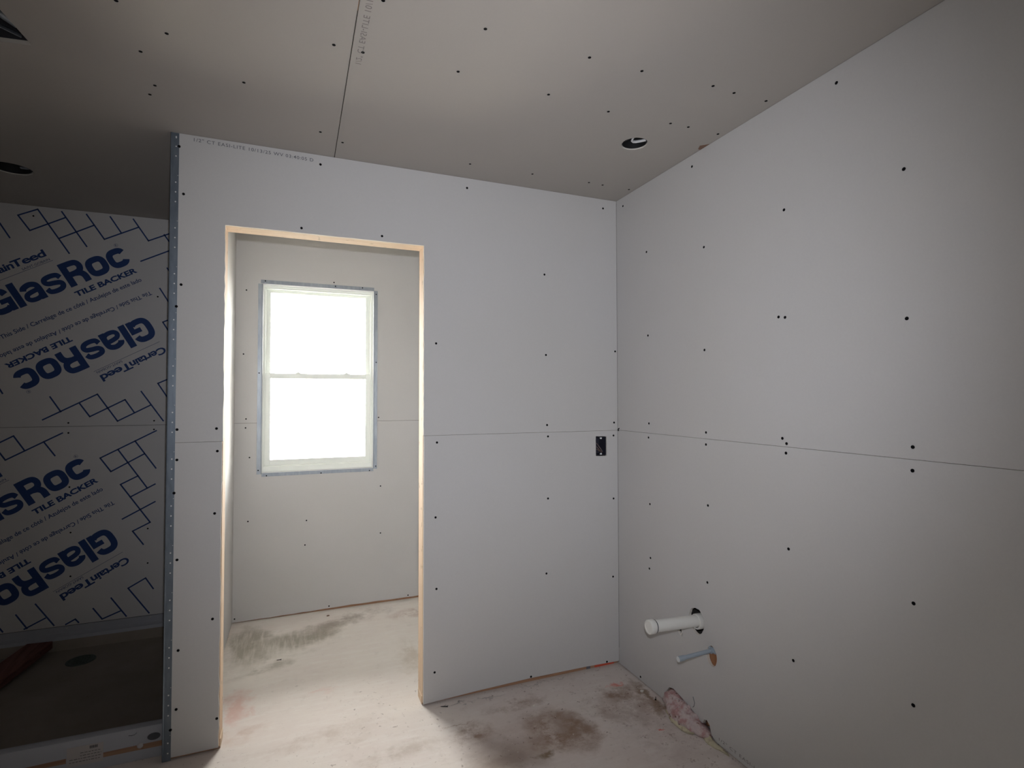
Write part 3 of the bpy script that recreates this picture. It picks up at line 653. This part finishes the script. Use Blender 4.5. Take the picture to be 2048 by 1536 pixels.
# window unit
wn = structure('window_1', ((wx0+wx1)/2, W+.09, wz0), 'white vinyl double-hung window in the small room', 'window')
ix0, ix1, iz0, iz1 = wx0+.0045, wx1-.0045, wz0+.004, wz1-.004
def ringbox(b, x0, x1, z0, z1, l, r, bt, tp, ya, yb, mi=0):
    b.box(x0, x0+l, ya, yb, z0, z1, mi); b.box(x1-r, x1, ya, yb, z0, z1, mi); b.box(x0+l, x1-r, ya, yb, z0, z0+bt, mi); b.box(x0+l, x1-r, ya, yb, z1-tp, z1, mi)
F0 = W+.030
b = MB(); ringbox(b, ix0, ix1, iz0, iz1, .008, .008, .030, .014, F0, F0+.085); ringbox(b, ix0+.008, ix1-.008, iz0+.03, iz1-.014, .006, .006, .006, .008, F0+.006, F0+.018); ringbox(b, ix0+.008, ix1-.008, iz0+.03, iz1-.014, .009, .009, .006, .012, F0+.044, F0+.080)
b.build('frame', 'vinyl', wn, bevel=.0012)
b = MB(); b.add([(ix0+.006, F0-.001, iz0+.030), (ix1-.006, F0-.001, iz0+.030), (ix1-.006, F0+.03, iz0+.044), (ix0+.006, F0+.03, iz0+.044), (ix0+.006, F0-.001, iz0+.024), (ix1-.006, F0-.001, iz0+.024), (ix1-.006, F0+.03, iz0+.024), (ix0+.006, F0+.03, iz0+.024)], [(0, 1, 2, 3), (4, 5, 1, 0), (7, 6, 5, 4), (3, 2, 6, 7), (0, 3, 7, 4), (1, 5, 6, 2)])
b.build('sloped_sill', 'vinyl', wn)
us = thing('upper_sash', ((wx0+wx1)/2, F0+.06, 1.53), None, None); us.parent = wn; us.location = Vector(us.location)-Vector(wn.location)
sx0, sx1 = ix0+.012, ix1-.012
b = MB(); ringbox(b, sx0+.004, sx1-.004, 1.520, iz1-.018, .026, .026, .035, .020, F0+.050, F0+.076); b.build('sash_frame', 'vinyl', us, bevel=.001)
b = MB(); b.box(sx0+.028, sx1-.028, F0+.061, F0+.065, 1.553, iz1-.036); b.build('glass_pane', 'glass', us)
ls = thing('lower_sash', ((wx0+wx1)/2, F0+.03, .96), None, None); ls.parent = wn; ls.location = Vector(ls.location)-Vector(wn.location)
b = MB(); ringbox(b, sx0-.001, sx1+.001, .958, 1.5495, .034, .034, .036, .030, F0+.018, F0+.043); b.build('sash_frame', 'vinyl', ls, bevel=.0015)
b = MB(); b.box(sx0+.031, sx1-.031, F0+.029, F0+.033, .992, 1.521); b.build('glass_pane', 'glass', ls)
for x in (.012, .318):
    b = MB(); b.slab([(x-.026, 1.5495), (x+.026, 1.5495), (x+.016, 1.5545), (x+.007, 1.5600), (x+.004, 1.5635), (x-.004, 1.5635), (x-.007, 1.5600), (x-.016, 1.5545)], [], ((0, F0+.020, 0), (1, 0, 0), (0, 0, 1)), (0, .022, 0)); b.build('sash_lock', 'vinyl', wn, bevel=.001)
for x0_, x1_ in ((sx0+.002, sx0+.060), (sx1-.056, sx1-.002)):
    b = MB(); b.box(x0_, x1_, F0+.017, F0+.038, 1.5495, 1.5535); b.build('tilt_latch', 'vinyl', wn, bevel=.001)

# ---------------------------------------------------------------- toilet room side walls
t = structure('wall_left', (WL, 3.15, 0), 'left board wall of the small window room', 'wall')
b = MB(); b.box(WL-T, WL, DB, W, .012, H-.001); b.build('drywall_board', 'wallboard', t)
b = MB(); b.box(WL-.06, WL-.004, DB, W, 0, .03); b.build('sole_plate', 'plate_y', t)
b = MB(); b.box(XL+.004, WL-T, y1+.012, W, 0, H-.001); b.build('framing_core', 'dark', t)
t = structure('wall_shower_right', (XL, 3.1, 0), 'right side board of the shower recess', 'wall')
b = MB(); b.box(XL-.004, XL+.003, DB, W, .16, H-.001); b.build('side_board', 'backer', t)

# ---------------------------------------------------------------- shower back wall boards
ws = structure('wall_shower_back', (-1.2, B, 0), 'back wall of the dim shower recess', 'wall')
b = MB(); b.box(XW, XL-.004, B+T+.001, W+T, 0, H); b.build('furring_core', 'dark', ws)
fb = Vector((0, B, 0)); NRM = Vector((0, -1, 0))
def block(mb, ox, oz, deg):
    a = math.radians(deg); u = Vector((math.cos(a), 0, math.sin(a))); v = Vector((-math.sin(a), 0, math.cos(a))); fr = (Vector((ox, B, oz)), u, v)
    o = fr[0]
    put_text(mb, 'Certain', fr, -.366, -.171, .200, .040, NRM, .028, spacing=.93)
    put_text(mb, 'Teed', fr, -.178, -.014, .200, .040, NRM, .028, spacing=.93)
    put_text(mb, 'SAINT-GOBAIN', fr, -.148, -.012, .1735, .0125, NRM, .002)
    mb.bar(o+u*-.362+v*.168, o+u*-.003+v*.168, .0018, NRM, .0004)
    logo(mb, fr, .137)
    put_text(mb, 'TILE BACKER', fr, -.004, .322, -.0565, .030, NRM, .040)
    put_text(mb, 'Tile This Side / Carrelage de ce c\u00f4t\u00e9 / Azulejos de este lado', fr, -.465, .316, -.110, .0225, NRM, .012)
    c = o+u*.302+v*.122; ri = []
    for k in range(20):
        an = 2*math.pi*k/20
        for r in (.0095, .0083): ri.append(c+u*math.cos(an)*r+v*math.sin(an)*r+NRM*.0004)
    mb.add(ri, [(2*k, 2*k+1, (2*k+3) % 40, (2*k+2) % 40) for k in range(20)])
    put_text(mb, 'R', (c, u, v), -.0040, .0045, -.0050, .0100, NRM, .01)
def spline(p, n=8, closed=False):
    P = [Vector((a, b)) for a, b in p]; L = len(P); o_ = []
    rng = range(L) if closed else range(L-1)
    for i in rng:
        if closed: a, b_, c, d = P[i-1], P[i], P[(i+1) % L], P[(i+2) % L]
        else: b_, c = P[i], P[i+1]; a = P[i-1] if i else b_*2-c; d = P[i+2] if i+2 < L else c*2-b_
        for k in range(n):
            t = k/n; o_.append(.5*((2*b_)+(c-a)*t+(2*a-5*b_+4*c-d)*t*t+(3*b_-a-3*c+d)*t**3))
    if not closed: o_.append(P[-1])
    return o_
LIFT = [0]
def stroke(mb, pts, wd, fr, sc, dx, closed=False, th=.0004):
    LIFT[0] += 1; th += .00006*(LIFT[0] % 16)
    o, u, v = map(Vector, fr); L = len(pts); lp = []; rp = []
    for i, p in enumerate(pts):
        a = pts[i-1] if (i or closed) else p; c = pts[(i+1) % L] if (i < L-1 or closed) else p
        d = (c-a).normalized(); q = Vector((-d.y, d.x))*wd/2; lp.append(p+q); rp.append(p-q)
    W3 = [o+u*((q.x+dx)*sc)+v*(q.y*sc)+NRM*th for q in lp+rp]
    n = L if closed else L-1
    mb.add(W3, [(i, (i+1) % L, L+(i+1) % L, L+i) for i in range(n)])
TH = .235; XH = .80
def rbox(w, y0, y1, a0=0, a1=360, n=40, e=2.9):
    cx, cy, rx, ry = w/2, (y0+y1)/2, w/2-TH/2, (y1-y0)/2-TH/2; o_ = []
    for k in range(n if a1-a0 == 360 else n+1):
        t = math.radians(a0+(a1-a0)*k/n); c_, s_ = math.cos(t), math.sin(t)
        o_.append((cx+rx*math.copysign(abs(c_)**(2/e), c_), cy+ry*math.copysign(abs(s_)**(2/e), s_)))
    return o_
def logo(mb, fr, sc):
    def S(p, dx, wd=TH, closed=False, curve=True): stroke(mb, spline(p, 6, closed) if curve else [Vector(q) for q in p], wd, fr, sc, dx, closed)
    S(rbox(.84, 0, 1.0, 22, 322, 34), -2.74, TH, curve=False)    # G
    S([(.42, .46), (.835, .46)], -2.74, .19, curve=False); S([(.735, .01), (.735, .50)], -2.74, .20, curve=False)
    S([(.12, 0), (.12, 1.0)], -1.855, .245, curve=False)    # l
    S([(.10, .53), (.15, .63), (.37, .695), (.56, .62), (.61, .46), (.61, .30)], -1.57, .21)    # a
    S([(.61, .0), (.61, .36)], -1.57, .22, curve=False)
    S([(.61, .42), (.40, .41), (.17, .36), (.10, .23), (.18, .12), (.36, .09), (.52, .13), (.61, .26)], -1.57, .18)
    S([(.66, .53), (.58, .66), (.36, .70), (.15, .66), (.11, .54), (.20, .45), (.38, .41), (.57, .35), (.62, .24), (.54, .13), (.34, .095), (.13, .14), (.06, .28)], -.80, .19)    # s
    S([(.12, 0), (.12, 1.0)], 0, .245, curve=False)    # R
    S([(.12, .885), (.42, .885), (.59, .84), (.66, .69), (.60, .53), (.42, .47), (.12, .47)], 0, .22)
    S([(.38, .47), (.55, .41), (.65, .27), (.665, .0)], 0, .235)
    S(rbox(.77, 0, XH), .82, TH, True, False)    # o
    S(rbox(.76, 0, XH, 26, 334, 34), 1.625, TH, False, False)    # c
def clip(mb, zlo, zhi, xhi=10):
    """cut the print at the board edge"""
    bm = bmesh.new(); vs = [bm.verts.new(p) for p in mb.v]
    for f in mb.f:
        try: bm.faces.new([vs[i] for i in f])
        except ValueError: pass
    for co, no in (((0, 0, zlo), (0, 0, -1)), ((0, 0, zhi), (0, 0, 1)), ((xhi, 0, 0), (1, 0, 0)), ((XW+.01, 0, 0), (-1, 0, 0))):
        bmesh.ops.bisect_plane(bm, geom=bm.verts[:]+bm.edges[:]+bm.faces[:], plane_co=co, plane_no=no, clear_outer=True)
    bm.verts.index_update(); r = MB(); r.add([v.co[:] for v in bm.verts], [tuple(v.index for v in f.verts) for f in bm.faces]); bm.free(); return r
def backer_board(z0, z1, blocks, segs, lab):
    o = thing('tile_backer_board', (-1.235, B, z0), lab, 'wall board', 'printed shower boards')
    s_ = MB()
    for x0, a0, x1, a1 in segs: s_.bar((x0, B, a0), (x1, B, a1), .0072, NRM, .0004)
    s_ = clip(s_, z0+.002, z1-.002, XL-.006); s_.mi = [1]*len(s_.f)
    s_.box(XW+.003, XL-.005, B, B+T, z0, z1); s_.build('board_panel', ['backer', 'ink'], o, recalc=False)
    for q_ in blocks:
        t_ = MB(); block(t_, *q_); clip(t_, z0+.002, z1-.002, XL-.006).build('printed_lettering', 'ink', o, recalc=False)
    screws(o, [p for p in SCR_SHOWER if z0 < p[1] < z1], lambda x, z: (x, B, z), (0, -1, 0), .85)
    return o
# the print repeats to the left, outside the photograph and up to the shower's end
backer_board(1.2385, H-.002, [(-1.1579, 2.0046, 30), (-1.1365, 1.6850, 210)], SEG_UP, 'upper of two grey boards with navy lettering in the dark shower')
backer_board(.1535, 1.2365, [(-1.3254, .8149, 30), (-1.3001, .4886, 210)], SEG_LO, 'lower of two grey boards with navy lettering, just above the shower pan')

# ---------------------------------------------------------------- shower pan
pt = thing('shower_pan', (-1.23, 3.07, 0), 'low grey-white shower pan with taped front curb', 'shower pan')
px0, px1, py0, py1 = XW+.002, XL-.004, 2.490, B-.001
b = MB()
prof = [(py0, .001), (py0, .110), (py0+.006, .120), (py0+.020, .124), (py0+.044, .1195)]
vs = [(x, y, z) for x in (px0, px1) for y, z in prof]; n = len(prof)
b.add(vs, [(i, i+1, n+i+1, n+i) for i in range(n-1)])
b.build('front_curb', 'pan', pt, smooth=True)
b = MB(); prof = [(py1-.036, .090), (py1-.028, .106), (py1-.014, .112), (py1-.008, .118), (py1-.006, .152), (py1, .152)]
n = len(prof); b.add([(x, y, z) for x in (px0, px1) for y, z in prof], [(i, i+1, n+i+1, n+i) for i in range(n-1)])
b.add([(px1, y, z) for y, z in ((py0, .001), (py0+.03, .12), (py1, .12), (py1, .001))]+[(px0, y, z) for y, z in ((py0, .001), (py0+.03, .12), (py1, .12), (py1, .001))], [(0, 1, 2, 3), (4, 5, 6, 7)])
b.build('rear_flange', 'pan', pt, smooth=True)
b = MB(); prof = [(py0+.044, .1195), (py0+.054, .107), (py0+.064, .052), (py0+.088, .0365), (py1-.085, .0365), (py1-.058, .044), (py1-.046, .065), (py1-.036, .090)]; n = len(prof); b.add([(x, y, z) for x in (px0, px1) for y, z in prof], [(i, i+1, n+i+1, n+i) for i in range(n-1)]); b.build('pan_floor', 'panfloor', pt, smooth=True)
b = MB(); b.lathe((-1.022, 3.447, .0366), (0, 0, 1), [(0, .064), (.003, .062), (.0035, .052), (.0012, .048), (.0010, .001)], 36, False)
for k in range(-3, 4): b.box(-1.022-.036, -1.022+.036, 3.447+k*.012-.002, 3.447+k*.012+.002, .0376, .0392)
b.build('drain', 'drain_grey', pt)
screws(pt, [(-1.148, .142), (-.762, .144)], lambda x, z: (x, py1-.0062, z), (0, -1, 0), .9, 'zinc_screw')
for c in pt.children:
    if c.name.startswith('zinc_screw'):
        me = c.data.copy(); me.materials.clear(); me.materials.append(M['screw_zinc']); c.data = me
for x0, x1, za, zb in ((-.93, -.778, .045, .062), (-.664, px1-.001, .040, .060)):
    b = MB(); b.add([(x0, py0-.0006, za), (x1, py0-.0006, za-.001), (x1, py0-.0006, zb), (x0, py0-.0006, zb-.003), (x0, py0-.0001, za), (x1, py0-.0001, za-.001), (x1, py0-.0001, zb), (x0, py0-.0001, zb-.003)], [(0, 1, 2, 3), (0, 4, 5, 1), (1, 5, 6, 2), (2, 6, 7, 3), (3, 7, 4, 0)])
    b.build('kraft_tape', 'tape', pt)
b = MB(); b.box(-.776, -.664, py0-.0008, py0-.0001, .028, .098); b.build('paper_sticker', 'sticker', pt)
b = MB(); 
for i in range(9): b.box(-.706+i*.0028, -.706+i*.0028+.0018-(i % 2)*.0006, py0-.0012, py0-.0008, .083, .093)
for j in range(4):
    rnd = random.Random(j); x = -.768 if j > 1 else -.735
    while x < -.672: L = .004+rnd.random()*.007; b.box(x, min(x+L, -.670), py0-.0011, py0-.0008, .072-.010*j, .0735-.010*j); x += L+.003
b.build('printed_marks', 'black', pt)
b = MB(); b.lathe((-.502, py0, .081), (0, -1, 0), [(0, .0215), (.002, .0215), (.0025, .019)], 32, True)
o = b.build('round_dark_disc', 'disc', pt); o.scale = (1, 1, .62); o.location.z += .081*(1-.62)
b = MB(); b.lathe((-.547, py0, .055), (0, -1, 0), [(0, .011), (.003, .009), (.0045, .004)], 24, True); b.build('clear_blister', 'clear', pt, smooth=True)
b = MB(); b.tube([(-.585, py0-.0005, .101), (-.575, py0-.0005, .099), (-.565, py0-.0005, .101), (-.558, py0-.0005, .107)], .0008, 6); b.build('pen_mark', 'black', pt)
# plank lying in the pan
b = MB(); b.add([(-1.300, 3.598, .068), (-1.190, 3.598, .064), (-1.305, 2.95, .0375), (-1.430, 2.95, .0375), (-1.300, 3.598, .106), (-1.190, 3.598, .102), (-1.305, 2.95, .0755), (-1.430, 2.95, .0755)], [(0, 1, 2, 3), (4, 7, 6, 5), (0, 4, 5, 1), (1, 5, 6, 2), (2, 6, 7, 3), (3, 7, 4, 0)])
tag(b.build('wooden_plank', 'redwood', bevel=.003), 'red-brown wooden plank lying in the shower pan', 'plank')

# ---------------------------------------------------------------- loose bits on the floor
def loose_screw(x, y, ang, L, lab, mm='screw'):
    d = Vector((math.cos(ang), math.sin(ang), 0)); p = Vector((x, y, .0022)); b = MB()
    b.lathe(p, d, [(0, .0040), (.0006, .0042), (.003, .0018), (L*.85, .0014), (L, .0002)], 10, True)
    return tag(b.build('loose_screw', mm), lab, 'screw', 'loose screws on the floor')
loose_screw(.645, 2.392, 2.75, .034, 'black screw lying on the floor beside the partition, right of the doorway')
loose_screw(-.062, 3.147, 3.1, .024, 'tiny dark screw lying on the dusty floor below the window')
loose_screw(1.545, 2.085, .9, .030, 'black screw lying against the right wall, left of the foam lump')
def chip(x, y, s, col, lab, cat='debris'):
    b = MB(); rnd = random.Random(int(x*1000)); pts = ring(x, y, s, s*.7, 8, .5, int(y*1000))
    b.slab(pts, [], ((0, 0, .0004), (1, 0, 0), (0, 1, 0)), (0, 0, s*.6)); return tag(b.build('plaster_chip', col), lab, cat, 'plaster chips')
chip(1.008, 2.253, .006, 'gypsum', 'small white plaster chip on the brown floor stain')
chip(1.05, 2.375, .004, 'gypsum', 'tiny plaster chip near the foot of the partition')
chip(1.53, 2.17, .009, 'gypsum', 'pale plaster chip at the foot of the right wall')
chip(.20, 3.66, .008, 'scuff', 'brown crumb at the foot of the window wall')

# ---------------------------------------------------------------- rest of the room, behind the photographer
t = structure('wall_rear', (0, YR, 0), 'board wall behind the photographer', 'wall')
b = MB(); b.box(XW, XE, YR-.1, YR, 0, H)
b.build('drywall_board', 'wallboard', t)
t = structure('wall_room_left', (XW, 1, 0), 'left end wall of the room and shower', 'wall')
b = MB(); b.box(XW-.1, XW, YR-.1, W+.1, 0, H); b.build('drywall_board', 'wallboard', t)
for o in SC.objects:
    if '_noorg' in o: del o['_noorg']
